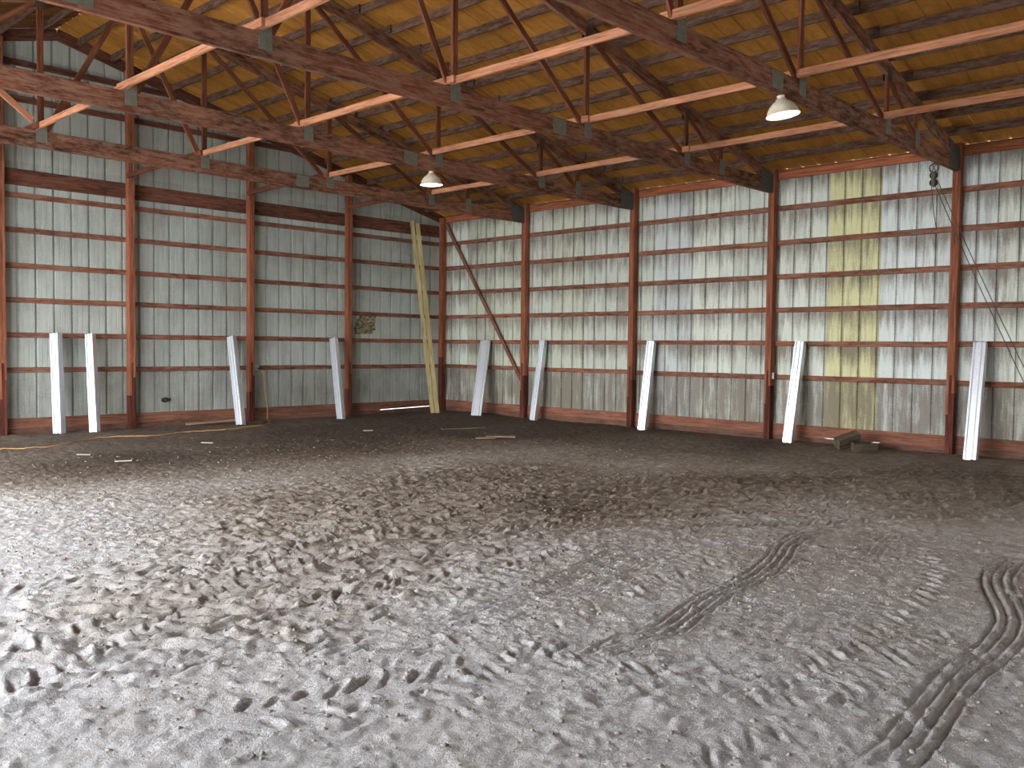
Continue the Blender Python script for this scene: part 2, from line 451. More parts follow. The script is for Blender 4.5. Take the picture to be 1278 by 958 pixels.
    for P, h_, p_, d_, kp in [
        ([(13.9,12.6),(12.9,12.1),(11.92,11.55),(10.85,11.2),(9.43,10.7),(8.2,10.4)], .24, .15, .026, .8),
        ([(13.6,12.0),(12.4,11.5),(11.2,11.0),(10.0,10.1),(8.9,9.3)], .24, .15, .024, .7),
        ([(13.4,10.6),(12.0,10.9),(10.8,11.9),(9.2,12.3)], .24, .16, .022, .7),
        ([(13.2,13.5),(12.4,13.75),(11.5,14.0),(11.23,14.6),(11.1,15.3)], .25, .15, .022, .8),
        ([(8.6,13.2),(9.6,13.3),(10.6,13.45),(11.6,13.6),(12.6,14.1)], .23, .15, .020, .75),
        ([(7.2,14.1),(8.02,14.6),(9.41,14.85),(10.38,14.9),(11.4,14.9)], .24, .14, .020, .85),
        ([(11.9,12.2),(10.8,12.45),(9.9,12.5),(9.2,12.3),(8.4,12.1)], .24, .14, .026, .9),
        ([(6.0,12.9),(7.0,12.2),(8.2,11.5),(9.4,11.2),(10.4,10.4),(11.4,9.4)], .25, .17, .030, .8),
        ([(3.0,14.2),(4.4,13.4),(5.6,12.4),(6.6,11.2),(7.4,9.8),(8.2,8.2)], .27, .19, .040, .9),
        ([(2.2,12.4),(3.8,12.2),(5.2,11.2),(6.2,9.8),(7.0,8.2)], .27, .19, .036, .85),
        ([(2.6,13.6),(4.2,14.0),(5.8,13.6),(7.4,12.6),(8.8,11.4)], .26, .18, .032, .8),
        ([(7.4,9.4),(8.8,10.2),(10.2,10.6),(11.8,10.4)], .25, .17, .030, .8),
        ([(10.6,15.6),(11.4,14.6),(12.0,13.2),(12.9,12.4)], .24, .15, .018, .6),
        ([(9.0,15.3),(10.0,15.15),(11.2,15.2),(12.4,15.0)], .23, .15, .018, .6)]:
        strokes(P, h_, p_, d_ * (.72 if P[0][0] > 7 else 1), .10 + .3 * (h_ - .24), kp)
    along(Dp, .16, ribbed(.20, 6, .011))
    along([(x+.02, y+.30) for x, y in Dp[1:]], .12, ribbed(.14, 4, .009))
    along(Bp, .17, ribbed(.19, 4, .030))
    along(Cp, .17, ribbed(.20, 4, .029))
    along([(6.6,13.9),(7.2,14.0),(8.0,14.2)], .12, ribbed(.12, 3, .014))
    # colour: moist dark litter near the walls and in patches
    moist = .06 + .44 * (1 - sm(3.6, 7.6, Y + .10*(X-8))) + .42 * (1 - sm(1.4, 4.6, X)) + .20 * (1 - sm(6, 12.0, X)) + .14 * (1 - sm(8, 12.5, Y))
    moist += .25 * (band(X, Y) < 3) * (1 - sm(.3, 1.9, band(X, Y)))
    for cx, cy, R_, a in [(8.0,11.3,.9,.35),(5.0,2.9,1.1,.4),(4.7,11.5,.8,.2),(9.8,4.6,1.3,.35),(11.3,5.2,.9,.2),(4.3,13.2,.8,.08),(6.4,7.3,1.2,-.15),(7.0,12.0,.6,.15),(7.0,5.0,1.6,.2),(3.3,5.2,.7,.3),(1.2,9.5,.6,.25)]:
        moist += a * np.exp(-((X-cx)**2 + (Y-cy)**2) / R_**2)
    moist += -.14 * sm(10.5, 13.5, X) * sm(5.5, 8, Y)
    moist = np.clip(moist, 0, 1)
    nx, ny = X.shape
    co = np.stack([X, Y, Z], -1).reshape(-1, 3).astype(np.float32)
    i = np.arange(nx - 1)[:, None] * ny + np.arange(ny - 1)[None, :]
    q = np.stack([i, i + ny, i + ny + 1, i + 1], -1).reshape(-1, 4)
    me = bpy.data.meshes.new('floor')
    me.vertices.add(len(co)); me.vertices.foreach_set('co', co.ravel())
    me.loops.add(q.size); me.loops.foreach_set('vertex_index', q.ravel().astype(np.int32))
    me.polygons.add(len(q)); me.polygons.foreach_set('loop_start', np.arange(0, q.size, 4, dtype=np.int32))
    me.update(calc_edges=True)
    at = me.attributes.new('moist', 'FLOAT', 'POINT'); at.data.foreach_set('value', moist.ravel().astype(np.float32))
    me.shade_smooth(); me.materials.append(M_GROUND)
    def H(x, y):
        a = min(max(np.searchsorted(xs, x), 0), nx-1); b = min(max(np.searchsorted(ys, y), 0), ny-1)
        return float(Z[a, b])
    print('ground verts', len(co))
    return me, H
gm, H = build_ground()
floor = tag(obj('floor', gm), 'uneven dusty earth floor churned with tyre tracks and dents', kind='structure')

# loose clods and grit lying on the earth: nobody could count them
def clods(name, n, smin, smax, mat, label, seed, flat=False):
    r = random.Random(seed); mb = MB()
    base = [Vector(v).normalized() for v in [(1,0,0),(-1,0,0),(0,1,0),(0,-1,0),(0,0,1),(0,0,-1)]]
    F = [(0,2,4),(2,1,4),(1,3,4),(3,0,4),(2,0,5),(1,2,5),(3,1,5),(0,3,5)]
    V = []; Fs = []
    for k in range(n):
        x = r.uniform(3, 14.4); y = r.uniform(3.5, 16.2)
        if r.random() < .6: x = r.uniform(7.5, 14.4); y = r.uniform(9, 16.2)
        s = smin + (smax - smin) * r.random()**3; a = r.uniform(0, 6.28)
        sx_, sy_, sz_ = (s * r.uniform(2, 5), s * .3, s * .15) if flat else (s * r.uniform(.8, 1.5), s * r.uniform(.7, 1), s * r.uniform(.5, .8))
        z = H(x, y) + sz_ * .35; o = len(V); ca, sa = math.cos(a), math.sin(a)
        for b in base:
            j = r.uniform(.75, 1.2)
            px, py, pz = b.x*sx_*j, b.y*sy_*j, b.z*sz_*j
            V.append((x + px*ca - py*sa, y + px*sa + py*ca, z + pz))
        Fs += [tuple(i+o for i in f) for f in F]
    mb.v = V; mb.f = Fs
    return tag(mb.build(name, mat, None, not flat), label, 'dirt' if not flat else 'straw', kind='stuff')
clods('dirt_clods', 7000, .003, .020, M_CLOD, 'small dry clods and grit scattered over the earth floor', 5)
clods('straw_bits', 420, .005, .011, M_STRAW, 'pale bits of straw and splinters strewn on the earth floor', 6, True)

# outside ground seen through the open side and the gaps
og = MB(); 
def ring(x0, y0, x1, y1): og.add([(x0,y0,-.04),(x1,y0,-.04),(x1,y1,-.04),(x0,y1,-.04)], [(0,1,2,3)])
ring(-30, -30, 48, -.2); ring(-30, BY+.3, 48, 48); ring(-30, -.2, -.12, BY+.3); ring(BX+.28, -.2, 48, BY+.3)
tag(og.build('ground_outside', M_OUT), 'pale gravel ground outside the shed', kind='structure')

# ------------------------------------------------------------------ siding panels
def panel_profile(w=.914, rib=.026, minor=.002):
    P = []
    for k in range(3):
        a = k * .3048
        P += [(a, -rib), (a + .014, -rib), (a + .024, 0)]
        for c in (a + .115, a + .20): P += [(c - .010, 0), (c - .003, -minor), (c + .003, -minor), (c + .010, 0)]
        P += [(a + .3048 - .024, 0), (a + .3048 - .014, -rib)]
    P += [(.914, -rib)]
    # extra lap strip beyond the joint
    P += [(.930, -rib + .002), (.944, -.001)]
    return P
def sheet_mesh(name, prof, bot, topf, mat, mat2=None):
    v = []; f = []
    for i, (a, d) in enumerate(prof): v += [(a, d, bot), (a, d, topf(a))]
    for i in range(len(prof) - 1): f.append((2*i, 2*i+2, 2*i+3, 2*i+1))
    # edge thickness as an outer skin
    n = len(v)
    v += [(a, d - .0012, z) for a, d, z in v]
    f += [tuple(j + n for j in q)[::-1] for q in f]
    f += [(0, 1, n+1, n), (n-2, 2*n-2, 2*n-1, n-1)]
    me = MB().add(v, f).mesh(name, mat)
    if mat2:
        me.materials.append(mat2)
        dm = min(d for a, d in prof)
        for p in me.polygons:
            if sum(me.vertices[i].co.y for i in p.vertices) / len(p.vertices) < dm * .4: p.material_index = 1
    return me

# left wall = gable, plane y=0, local x -> world x, sheet depth -> y (outward is -y)
WLm = empty('wall_left'); tag(WLm, 'gable end wall of grey green ribbed steel on red girts', kind='structure')
prof = panel_profile()
r = random.Random(5)
for k in range(20):
    x0 = -.02 + k * .9144 + .10
    if k == 0: pass
    me = sheet_mesh('siding_panel', prof, .29, lambda a, x0=x0: roof_z(x0 + a) - .005, M_SIDL, M_RIBL)
    if x0 + .95 > BX: continue
    o = obj('siding_panel', me, WLm); o.location = (x0, -.044, 0)
    j = r.uniform(.92, 1.06); o.color = (.47*j, .52*j, .475*j, 1)
me = sheet_mesh('siding_panel', [(-.17, 0), (-.05, 0), (-.02, -.019), (.02, -.019)], .29, lambda a: roof_z(.05) - .005, M_SIDL)
o = obj('siding_panel', me, WLm); o.location = (.10, -.044, 0); o.color = (.5, .54, .51, 1)
for z in GZ[:-1] + [4.21]:
    xs_ = [0.02] + LX + [BX]
    for a, b in zip(xs_, xs_[1:]):
        board('girt', (a + .001, -.020, z), (b - .001, -.020, z + r.uniform(-.006, .006)), .092, .038, M_GIRT, WLm)
for z in (5.20, 5.86, 6.48):
    a = (z + .1 - 4.93) / .25
    board('girt', (a, -.020, z), (BX - a, -.020, z), .10, .038, M_DARKWOOD, WLm)
for a, b in zip([.02] + LX, LX + [BX]):
    board('carrier_board', (a + .002, -.020, 4.52), (b - .002, -.020, 4.52), .28, .038, M_DARKWOOD, WLm)
for s in (0, 1):
    xa, xb = (0.0, BX/2) if not s else (BX, BX/2)
    board('rake_board', (xa, -.020, chord_top(xa) + .025), (xb, -.020, chord_top(xb) + .025), .20, .04, M_DARKWOOD, WLm)

WRm = empty('wall_right'); tag(WRm, 'long eave wall of stained white ribbed steel on red girts', kind='structure')
rot = Matrix(((0, 1, 0, 0), (1, 0, 0, 0), (0, 0, 1, 0), (0, 0, 0, 1)))  # swap: local x -> y, local depth(-) -> -x
def sheetR(y0, prof, color):
    me = sheet_mesh('siding_panel', prof, .29, lambda a: 4.912, M_SIDR, M_RIBR)
    # local (a, d, z) -> world (d, a, z): mirror, so flip faces
    for v in me.vertices: v.co = (v.co.y, v.co.x, v.co.z)
    me.flip_normals()
    o = obj('siding_panel', me, WRm); o.location = (-.044, y0, 0); o.color = (*color, 1)
for k in range(20):
    y0 = .07 + (k - 0) * .9144 - .005
    y0 = 10.045 + (k - 11) * .9144
    if y0 + .95 > BY: break
    if k == 0: pass
    j = r.uniform(.9, 1.08)
    c = (.66*j, .71*j, .62*j)
    if k == 11: c = (.68, .67, .36)
    if k in (12, 13, 7): c = (.64*j, .70*j, .67*j)
    if k in (1, 2, 4): c = (.60*j, .64*j, .52*j)
    if y0 < -.1: continue
    sheetR(y0, prof, c)
    if k == 0: pass
for z in GZ:
    ys_ = [0.0] + RY + [BY]
    for a, b in zip(ys_, ys_[1:]):
        board('girt', (-.020, a + .001, z + r.uniform(-.006, .006)), (-.020, b - .001, z + r.uniform(-.006, .006)), .092, .038, M_GIRT, WRm, face=(1, 0, 0))
for a, b in zip([0.0] + RY, RY + [BY]):
    board('eave_board', (-.010, a + .062, 4.82), (-.010, b - .062, 4.82), .14, .038, M_EAVE, WRm, face=(1, 0, 0))
for a, b in zip([-.04] + RY, RY + [BY]):
    board('eave_blocking', (-.026, a, 4.875), (-.026, b, 4.875), .085, .030, M_DARKWOOD, WRm, face=(1, 0, 0))

# splash boards: two planks per bay, a crack between them where daylight shows
BL = empty('baseboard_left'); tag(BL, 'red splash planks along the foot of the gable wall', kind='structure')
BR = empty('baseboard_right'); tag(BR, 'red splash planks along the foot of the eave wall', kind='structure')
def plank(poly, axis, parent, mat=M_BASE):
    """a plank with an uneven edge: poly is its outline (along, z); 36 mm thick; local x runs along it"""
    a0 = poly[0][0]; sg = 1 if axis == 'x' else -1
    vs = [((a - a0), d * sg, z) for d in (-.036, 0.0) for a, z in poly]
    n = len(poly); fs = [tuple(range(n)), tuple(range(2*n-1, n-1, -1))] + [(i, i + n, (i+1) % n + n, (i+1) % n) for i in range(n)]
    o = MB().add(vs, fs).build('splash_board', mat, parent)
    if axis == 'x': o.location = (a0, 0, 0)
    else: o.location = (0, a0, 0); o.rotation_euler = (0, 0, math.pi / 2)
for axis, par, P, cracks in (('x', BL, [.0] + LX + [BX], {0: [(.36, 1.95, .006)]}), ('y', BR, [.0] + RY + [BY], {3: [(10.06, 10.36, .003), (10.9, 11.08, .003)]})):
    for i, (a, b) in enumerate(zip(P, P[1:])):
        a += .003; b -= .003
        r_ = random.Random(i + 20 * (axis == 'y'))
        h0, h1 = .155 + r_.uniform(-.008, .008), .15 + r_.uniform(-.008, .008)
        if axis == 'x' and i == 0: h0, h1 = .188, .128
        if axis == 'y' and i == 3: h0, h1 = .132, .128
        he = lambda q: h0 + (h1 - h0) * (q - a) / (b - a)
        plank([(a, .332), (a, h0 + .002), (b, h1 + .002), (b, .330)], axis, par)
        top = [(b, h1 - .001)]
        for c0, c1, g in sorted(cracks.get(i, []), reverse=True):
            top += [(c1, he(c1) - .001), (c1 - .05, he(c1 - .05) - g), ((c0+c1)/2, he((c0+c1)/2) - g * 1.2), (c0 + .05, he(c0 + .05) - g), (c0, he(c0) - .001)]
        top += [(a, h0 - .001)]
        plank([(a, -.05), (b, -.05)] + top, axis, par, M_BASELOW)

# ------------------------------------------------------------------ posts: three plies, each spliced at its own height
def make_post(name, x, y, axis, ztop, label, group):
    """axis 'x': stands on the eave wall, plies side by side along y; axis 'y': gable wall, plies along x"""
    rt_ = empty(name, (x, y, -.25)); tag(rt_, label, 'post', group)
    for k, zs in zip((-1, 0, 1), (1.02, 1.30, .68)):
        off = k * .0405
        if axis == 'x':
            px, py, f = x + .072, y - off, (0, 1, 0)
        else:
            px, py, f = x - off * -1, y + .072, (1, 0, 0)
        dpt = .140 - (.004 if k == 0 else 0)
        board('upper_ply', (px, py, zs + .001), (px, py, ztop), dpt, .039, M_POST, rt_, face=f)
        board('lower_ply', (px, py, -.25), (px, py, zs - .002), dpt, .039, M_POSTLOW, rt_, face=f)
    return rt_
ordn = ['first', 'second', 'third', 'fourth', 'fifth', 'sixth']
for i, y in enumerate(RY):
    make_post('timber_post', 0, y, 'x', 4.93, 'red laminated timber post on the stained white wall, %s to the right of the corner' % ordn[i], 'posts along the eave wall')
for i, x in enumerate(LX):
    make_post('timber_post', x, 0.001, 'y', chord_top(x) - .03, 'red laminated timber post on the grey gable wall, %s to the left of the corner' % ordn[i], 'posts along the gable wall')
cp = empty('corner_post', (.06, .06, -.25)); tag(cp, 'reddish timber post in the corner where the two walls meet', 'post')
for k, off in enumerate((-.04, 0, .04)):
    board('upper_ply', (.078 + off, .078, 1.0 + .2*k), (.078 + off, .078, 4.86), .14, .039, M_POST, cp, face=(1, 0, 0))
    board('lower_ply', (.078 + off, .078, -.25), (.078 + off, .078, .998 + .2*k), .14, .039, M_POSTLOW, cp, face=(1, 0, 0))

# ------------------------------------------------------------------ roof
CE = empty('ceiling'); tag(CE, 'amber ribbed roof sheets on dusty purlins', kind='structure')
slope = math.atan(.25); SL = (BX / 2 + .35) / math.cos(slope)
rp_ = panel_profile(rib=.012, minor=.002)
me = sheet_mesh('roof_panel', [(a, -d) for a, d in rp_], 0, lambda a: SL, M_ROOF)
for v in me.vertices: v.co = (v.co.z, v.co.x, v.co.y)      # x = up the slope, y = along, z = up
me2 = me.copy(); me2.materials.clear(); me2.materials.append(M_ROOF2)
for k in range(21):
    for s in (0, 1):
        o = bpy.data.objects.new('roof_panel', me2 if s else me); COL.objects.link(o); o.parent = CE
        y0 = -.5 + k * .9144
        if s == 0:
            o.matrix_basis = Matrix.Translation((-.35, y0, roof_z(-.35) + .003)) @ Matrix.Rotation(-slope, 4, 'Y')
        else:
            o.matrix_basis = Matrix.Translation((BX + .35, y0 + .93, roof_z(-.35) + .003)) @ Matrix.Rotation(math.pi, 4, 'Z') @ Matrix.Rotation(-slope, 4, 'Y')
ends = [-.02] + RY + [BY]
for s in (0, 1):
    for k in range(16):
        x = .61 + k * .585
        if x > BX/2 - .05: break
        for j, (a, b) in enumerate(zip(ends, ends[1:])):
            lap = .020 if j % 2 else -.020
            xx = x + lap; zz = chord_top(xx) + PUR / 2 + .001
            X_ = xx if s == 0 else BX - xx
            board('purlin', (X_, a - .12, zz), (X_, b + .12, zz), PUR - .006, .038, M_PURLIN, CE, face=(1, 0, 0))

# ------------------------------------------------------------------ trusses
NODES = [1.89, 2.93, 5.41, 7.88]
def make_truss(y, label, splices):
    rt_ = empty('roof_truss', (.15, y, 4.49)); tag(rt_, label, 'roof truss', 'roof trusses')
    # bottom chord in spliced lengths, two leaves thick
    cuts = [.148] + splices + [BX - .148]
    for a, b in zip(cuts, cuts[1:]):
        board('bottom_chord', (a + .001, y, 4.615), (b - .001, y, 4.615), .25, .060, M_TRUSS, rt_)
    for s in (0, 1):
        fx = (lambda x: x) if s == 0 else (lambda x: BX - x)
        a, b = .148, BX / 2
        board('top_chord', (fx(a), y, chord_top(a) - .095), (fx(b) , y, chord_top(b) - .095), .18, .060, M_TRUSS, rt_)
        nd = NODES
        for x in nd:
            board('web', (fx(x), y + (.0), 4.735), (fx(x), y, chord_top(x) - .17), .085, .040, M_WEB, rt_)
        tops = nd[1:] + [BX / 2]
        for x0, x1 in zip(nd, tops):
            d = .10
            zt = chord_top(x1) - .19
            board('web', (fx(x0 + .07), y - .002, 4.735), (fx(x1 - .06), y - .002, zt), .082, .038, M_WEB, rt_)
        for sgn in (1, -1):
            for x in nd:
                mb = MB(); w2 = .075; yy = y + sgn * .0335
                mb.box((-w2, -.0025, -.125), (w2, .0025, .125))
                o = mb.build('gusset_plate', M_PLATE, rt_); o.location = Vector((fx(x), yy, 4.70)) - rt_.location
                mb = MB().box((-.07, -.0025, -.09), (.07, .0025, .09))
                o = mb.build('gusset_plate', M_TPLATE, rt_); o.location = Vector((fx(x), yy, chord_top(x) - .16)) - rt_.location
            x0, x1 = .150, .56
            v = [(x0, 4.50), (x1, 4.50), (x1, chord_top(x1) - .01), (x0, chord_top(x0) - .01)]
            yy = y + sgn * .0335
            vs = [(fx(a), yy - .003, z) for a, z in v] + [(fx(a), yy + .003, z) for a, z in v]
            loc = rt_.location
            vs = [Vector(q) - loc for q in vs]
            fs = [(0,1,2,3), (7,6,5,4), (0,4,5,1), (1,5,6,2), (2,6,7,3), (3,7,4,0)]
            MB().add(vs, fs).build('heel_plate', M_DPLATE, rt_)
    for sgn in (1, -1):
        for x in splices:
            o = MB().box((-.13, -.0025, -.10), (.13, .0025, .10)).build('splice_plate', M_PLATE, rt_)
            o.location = Vector((x, y + sgn * .0335, 4.625)) - rt_.location
        o = MB().box((-.16, -.0025, -.12), (.16, .0025, .12)).build('ridge_plate', M_PLATE, rt_)
        o.location = Vector((BX / 2, y + sgn * .0335, chord_top(BX / 2) - .16)) - rt_.location
    return rt_
TL = ['roof truss nearest the gable wall, meeting the first post right of the corner',
      'second roof truss from the gable wall, with the farther dome light under it',
      'third roof truss from the gable wall, ending at the post with the outlet box',
      'dark roof truss nearest the camera, with a dome light and chain hoist under it',
      'roof truss above and behind the photographed bays, fifth from the gable wall']
for y, l in zip(RY, TL):
    make_truss(y, l, [6.0, 12.2])

# lateral boards lying on the bottom chords beside the web joints
LN = ['nearest the wall', 'second from the wall', 'third from the wall', 'fourth from the wall']
seg_names = ['between gable wall and first truss', 'between first and second trusses', 'between second and third trusses', 'between third and fourth trusses', 'from the nearest truss towards the camera']
yy = [0.0] + RY
for li, x in enumerate([2.93, 5.41, 7.88, 10.39]):
    for si in range(5):
        a, b = yy[si], yy[si + 1]
        dx = .075 + (.0 if si % 2 else .042)
        z0 = 4.80
        a2 = a + .16 if si == 0 else a - .14
        w_ = .088
        o = board('lateral_brace', (x + dx, a2, z0 - (.02 if si == 0 else 0)), (x + dx, b + .14, z0), w_, .038, M_BRACE if si else M_WEB, face=(1, 0, 0))
        tag(o, 'orange brace board %s, row %s' % (seg_names[si], LN[li]), 'brace board', 'brace boards on the truss bottom chords')
o = board('diagonal_brace', (10.56, 3.0, 4.86), (12.1, 2.99, 6.05), .088, .038, M_BRACE)
tag(o, 'short pale sloping brace at upper left, meeting the first truss above its bottom chord', 'brace board')

# ------------------------------------------------------------------ unseen sides of the shed
WB = empty('wall_back'); tag(WB, 'gable wall behind the camera', kind='structure')
mb = MB()
v = [(0, BY, 0), (BX, BY, 0), (BX, BY, 4.9), (BX/2, BY, 7.15), (0, BY, 4.9)]
mb.add(v + [(x, y + .05, z) for x, y, z in v], [(0,1,2,3,4), (9,8,7,6,5), (0,5,6,1), (1,6,7,2), (2,7,8,3), (3,8,9,4), (4,9,5,0)])
mb.build('siding_panel', M_SHELL, WB)
WF = empty('wall_front'); tag(WF, 'open side of the shed facing the eave wall', kind='structure')
OPEN = (2.2, 13.2, 4.35)
for a, b in (((BX, 0, 0), (BX + .05, OPEN[0], 4.9)), ((BX, OPEN[1], 0), (BX + .05, BY, 4.9)), ((BX, OPEN[0], OPEN[2]), (BX + .05, OPEN[1], 4.9))):
    MB().box(a, b).build('siding_panel', M_SHELL, WF)

# ------------------------------------------------------------------ galvanised channels leaning on the girts
def channel_mesh(L, w=.155, d=.085):
    # ribbed web with two grooves, flanges and returned lips: a folded steel section of real thickness
    t = .004; h = w / 2
    pr = [(-h+.012, -d), (-h, -d), (-h, 0), (-h+.026, 0), (-h+.034, -.018), (-h+.052, -.018), (-h+.058, 0),
          (h-.058, 0), (h-.052, -.018), (h-.034, -.018), (h-.026, 0), (h, 0), (h, -d), (h-.012, -d)]
    inn = []
    for i, p in enumerate(pr):
        p = Vector(p); a = Vector(pr[max(i-1, 0)]); b = Vector(pr[min(i+1, len(pr)-1)])
        n1 = (p - a); n2 = (b - p)
        n = Vector((0, 0))
        for q in (n1, n2):
            if q.length > 0: q.normalize(); n += Vector((q.y, -q.x))
        n.normalize(); inn.append(p + n * t)
    n = len(pr); v = []
    for z in (0, L): v += [(a, b, z) for a, b in pr] + [(a, b, z) for a, b in inn]
    f = []
    for i in range(n - 1):
        f += [(i, i+1, 2*n+i+1, 2*n+i), (n+i+1, n+i, 3*n+i, 3*n+i+1), (i+1, i, n+i, n+i+1), (2*n+i, 2*n+i+1, 3*n+i+1, 3*n+i)]
    f += [(0, 2*n, 3*n, n), (n-1, 2*n-1, 4*n-1, 3*n-1)]
    return MB().add(v, f), f
def channel(bot, top, twist, label, w=.155, d=.085, nested=True):
    bot, top = Vector(bot), Vector(top); L = (top - bot).length; z = (top - bot).normalized()
    fdir = Vector((math.cos(twist), math.sin(twist), 0)); y = (fdir - fdir.dot(z) * z).normalized(); x = y.cross(z)
    M_ = Matrix((x, y, z)).transposed().to_4x4(); M_.translation = bot
    rt_ = bpy.data.objects.new('steel_channel', None); COL.objects.link(rt_); rt_.matrix_basis = M_; rt_.empty_display_size = .1
    tag(rt_, label, 'steel channel', 'galvanised channels leaning on the walls')
    mb, _ = channel_mesh(L, w, d); o = mb.build('outer_channel', M_GALV, rt_)
    mb, _ = channel_mesh(L - .012, w - .022, d - .01); o = mb.build('nested_channel', M_GALV, rt_); o.location = (0, -.022, -.012)
    return rt_
R_ = math.radians
CH = [((9.36, .40), (9.33, .19), 34, 'wide pale galvanised channel leaning upright on the gable wall, leftmost of all', .16, .13),
      ((8.80, .55), (8.73, .19), 38, 'galvanised channel on the gable wall, second from the left edge of the photo', .14, .12),
      ((6.02, .70), (5.93, .17), 26, 'bright galvanised channel slanting beside the second post left of the corner', .15, .12),
      ((3.66, .78), (3.44, .17), 22, 'bright galvanised channel leaning beside the first post left of the corner', .15, .12),
      ((.72, 2.00), (.16, 1.72), 32, 'white shining wide channel under the long diagonal wall brace near the corner', .24, .09),
      ((.45, 3.52), (.18, 3.55), 8, 'ribbed galvanised channel just right of the first post right of the corner', .14, .13),
      ((.47, 6.50), (.18, 6.49), 10, 'greenish shining channel just right of the second post right of the corner', .16, .12),
      ((.50, 9.64), (.19, 9.68), 4, 'dull grey galvanised channel just right of the small outlet box', .16, .14),
      ((.66, 12.68), (.18, 12.63), 2, 'bright galvanised channel leaning on the eave wall, rightmost in the photo', .18, .12)]
for (bx, by), (tx, ty), tw, lb, w, d in CH:
    channel((bx, by, gz(bx, by) + .012), (tx, ty, 1.83), R_(tw), lb, w, d)

# ------------------------------------------------------------------ treated timbers leaning in the corner
tt_ = [((.98, .78), (1.22, .26), 4.66, .0), ((.895, .855), (1.125, .345), 4.60, .02), ]
TLb = ['yellow green treated timber leaning in the corner, left of the pair', 'yellow green treated timber leaning in the corner, right of the pair']
for (b, t_, zt, dz), lb in zip(tt_, TLb):
    o = board('treated_timber', (b[0], b[1], gz(*b) + .01), (t_[0], t_[1], zt), .100, .050, M_TREATED, face=(.64, .77, 0))
    tag(o, lb, 'timber', 'treated timbers in the corner')
o = board('wall_brace', (.03, .14, 4.72), (.03, 2.86, .80), .088, .038, M_GIRT, face=(1, 0, 0))
tag(o, 'long brown diagonal brace running down from the top of the corner post', 'brace board')

# ------------------------------------------------------------------ dome lights
def dome_light(x, y, label, tilt):
    rt_ = empty('dome_light', (x, y, 4.49)); rt_.rotation_euler = tilt; tag(rt_, label, 'ceiling light', 'dome lights under the trusses')
    sh = [(.030, -.035), (.058, -.038), (.064, -.060), (.098, -.078), (.136, -.115), (.163, -.16), (.180, -.212), (.190, -.222),
          (.186, -.225), (.178, -.215), (.160, -.172), (.130, -.130), (.090, -.092), (.03, -.06)]
    MB().lathe(sh, 40).build('lamp_shade', M_SHADE, rt_, True)
    MB().lathe([(0.0005, .0), (.042, .0), (.042, -.03), (.034, -.045), (.0005, -.045)], 24).build('socket', M_SHADE, rt_, True)
    MB().lathe([(.0005, -.228), (.09, -.226), (.15, -.221), (.176, -.214), (.170, -.206), (.0005, -.21)], 40).build('lens', M_LENS, rt_, True)
    return rt_
dome_light(5.86, RY[3], 'cream dome light glowing under the dark truss nearest the camera', (R_(7), R_(4), 0))
dome_light(5.55, RY[1], 'cream dome light glowing under the second truss, near the middle of the photo', (0, R_(2), 0))

# ------------------------------------------------------------------ chain hoist and ropes
hx, hy = 1.12, RY[3] + .0
rt_ = empty('chain_hoist', (hx, hy, 4.49)); tag(rt_, 'small chain and pulley block hanging from the nearest truss beside its post', 'hoist')
ch = MB()
for i in range(5):
    Mx = Matrix.Translation((0, 0, -.02 - i * .036)) @ Matrix.Rotation(math.pi/2 * (i % 2), 4, 'Z') @ Matrix.Rotation(math.pi/2, 4, 'X')
    ch.torus(Mx, .020, .005, 12, 5)
ch.build('chain', M_IRON, rt_, True)
ch = MB(); ch.torus(Matrix.Translation((0, 0, -.09)) @ Matrix.Rotation(math.pi/2, 4, 'Y'), .062, .010, 20, 6); ch.build('ring', M_IRON, rt_, True)
wheel = MB(); 
pr = [(.012, -.018), (.055, -.018), (.045, 0), (.055, .018), (.012, .018)]
wheel.lathe(pr, 24); wm = wheel.mesh('pulley_wheel', M_IRON, True)
for dz in (-.20, -.31):
    o = obj('pulley_wheel', wm, rt_); o.location = (0, 0, dz); o.rotation_euler = (0, math.pi/2, 0)
for sx_ in (-.026, .026):
    MB().box((sx_ - .003, -.024, -.37), (sx_ + .003, .024, -.15)).build('cheek_plate', M_IRON, rt_)
def sag(p, q, s, n=14):
    p, q = Vector(p), Vector(q)
    return [p.lerp(q, i/n) - Vector((0, 0, s * 4 * (i/n) * (1 - i/n))) for i in range(n + 1)]
o = MB().tube(sag((hx, hy + .05, 4.22), (.16, 13.6, .72), .05), .0065, 6).build('hoist_rope', M_ROPE)
tag(o, 'thin dark rope from the pulley block down to the right, upper of two', 'rope', 'ropes from the chain hoist')
o = MB().tube(sag((hx, hy + .03, 4.12), (.16, 13.62, .46), .06), .0065, 6).build('hoist_rope', M_ROPE)
tag(o, 'thin dark rope from the pulley block down to the right, lower of two', 'rope', 'ropes from the chain hoist')
o = MB().tube(sag((hx + .02, hy - .02, 4.12), (.05, 11.9, 3.62), .08) + [Vector((.03, 11.8, 3.60))], .005, 6).build('loose_line', M_ROPE)
tag(o, 'short loose line hooked from the pulley block back to the wall', 'rope')

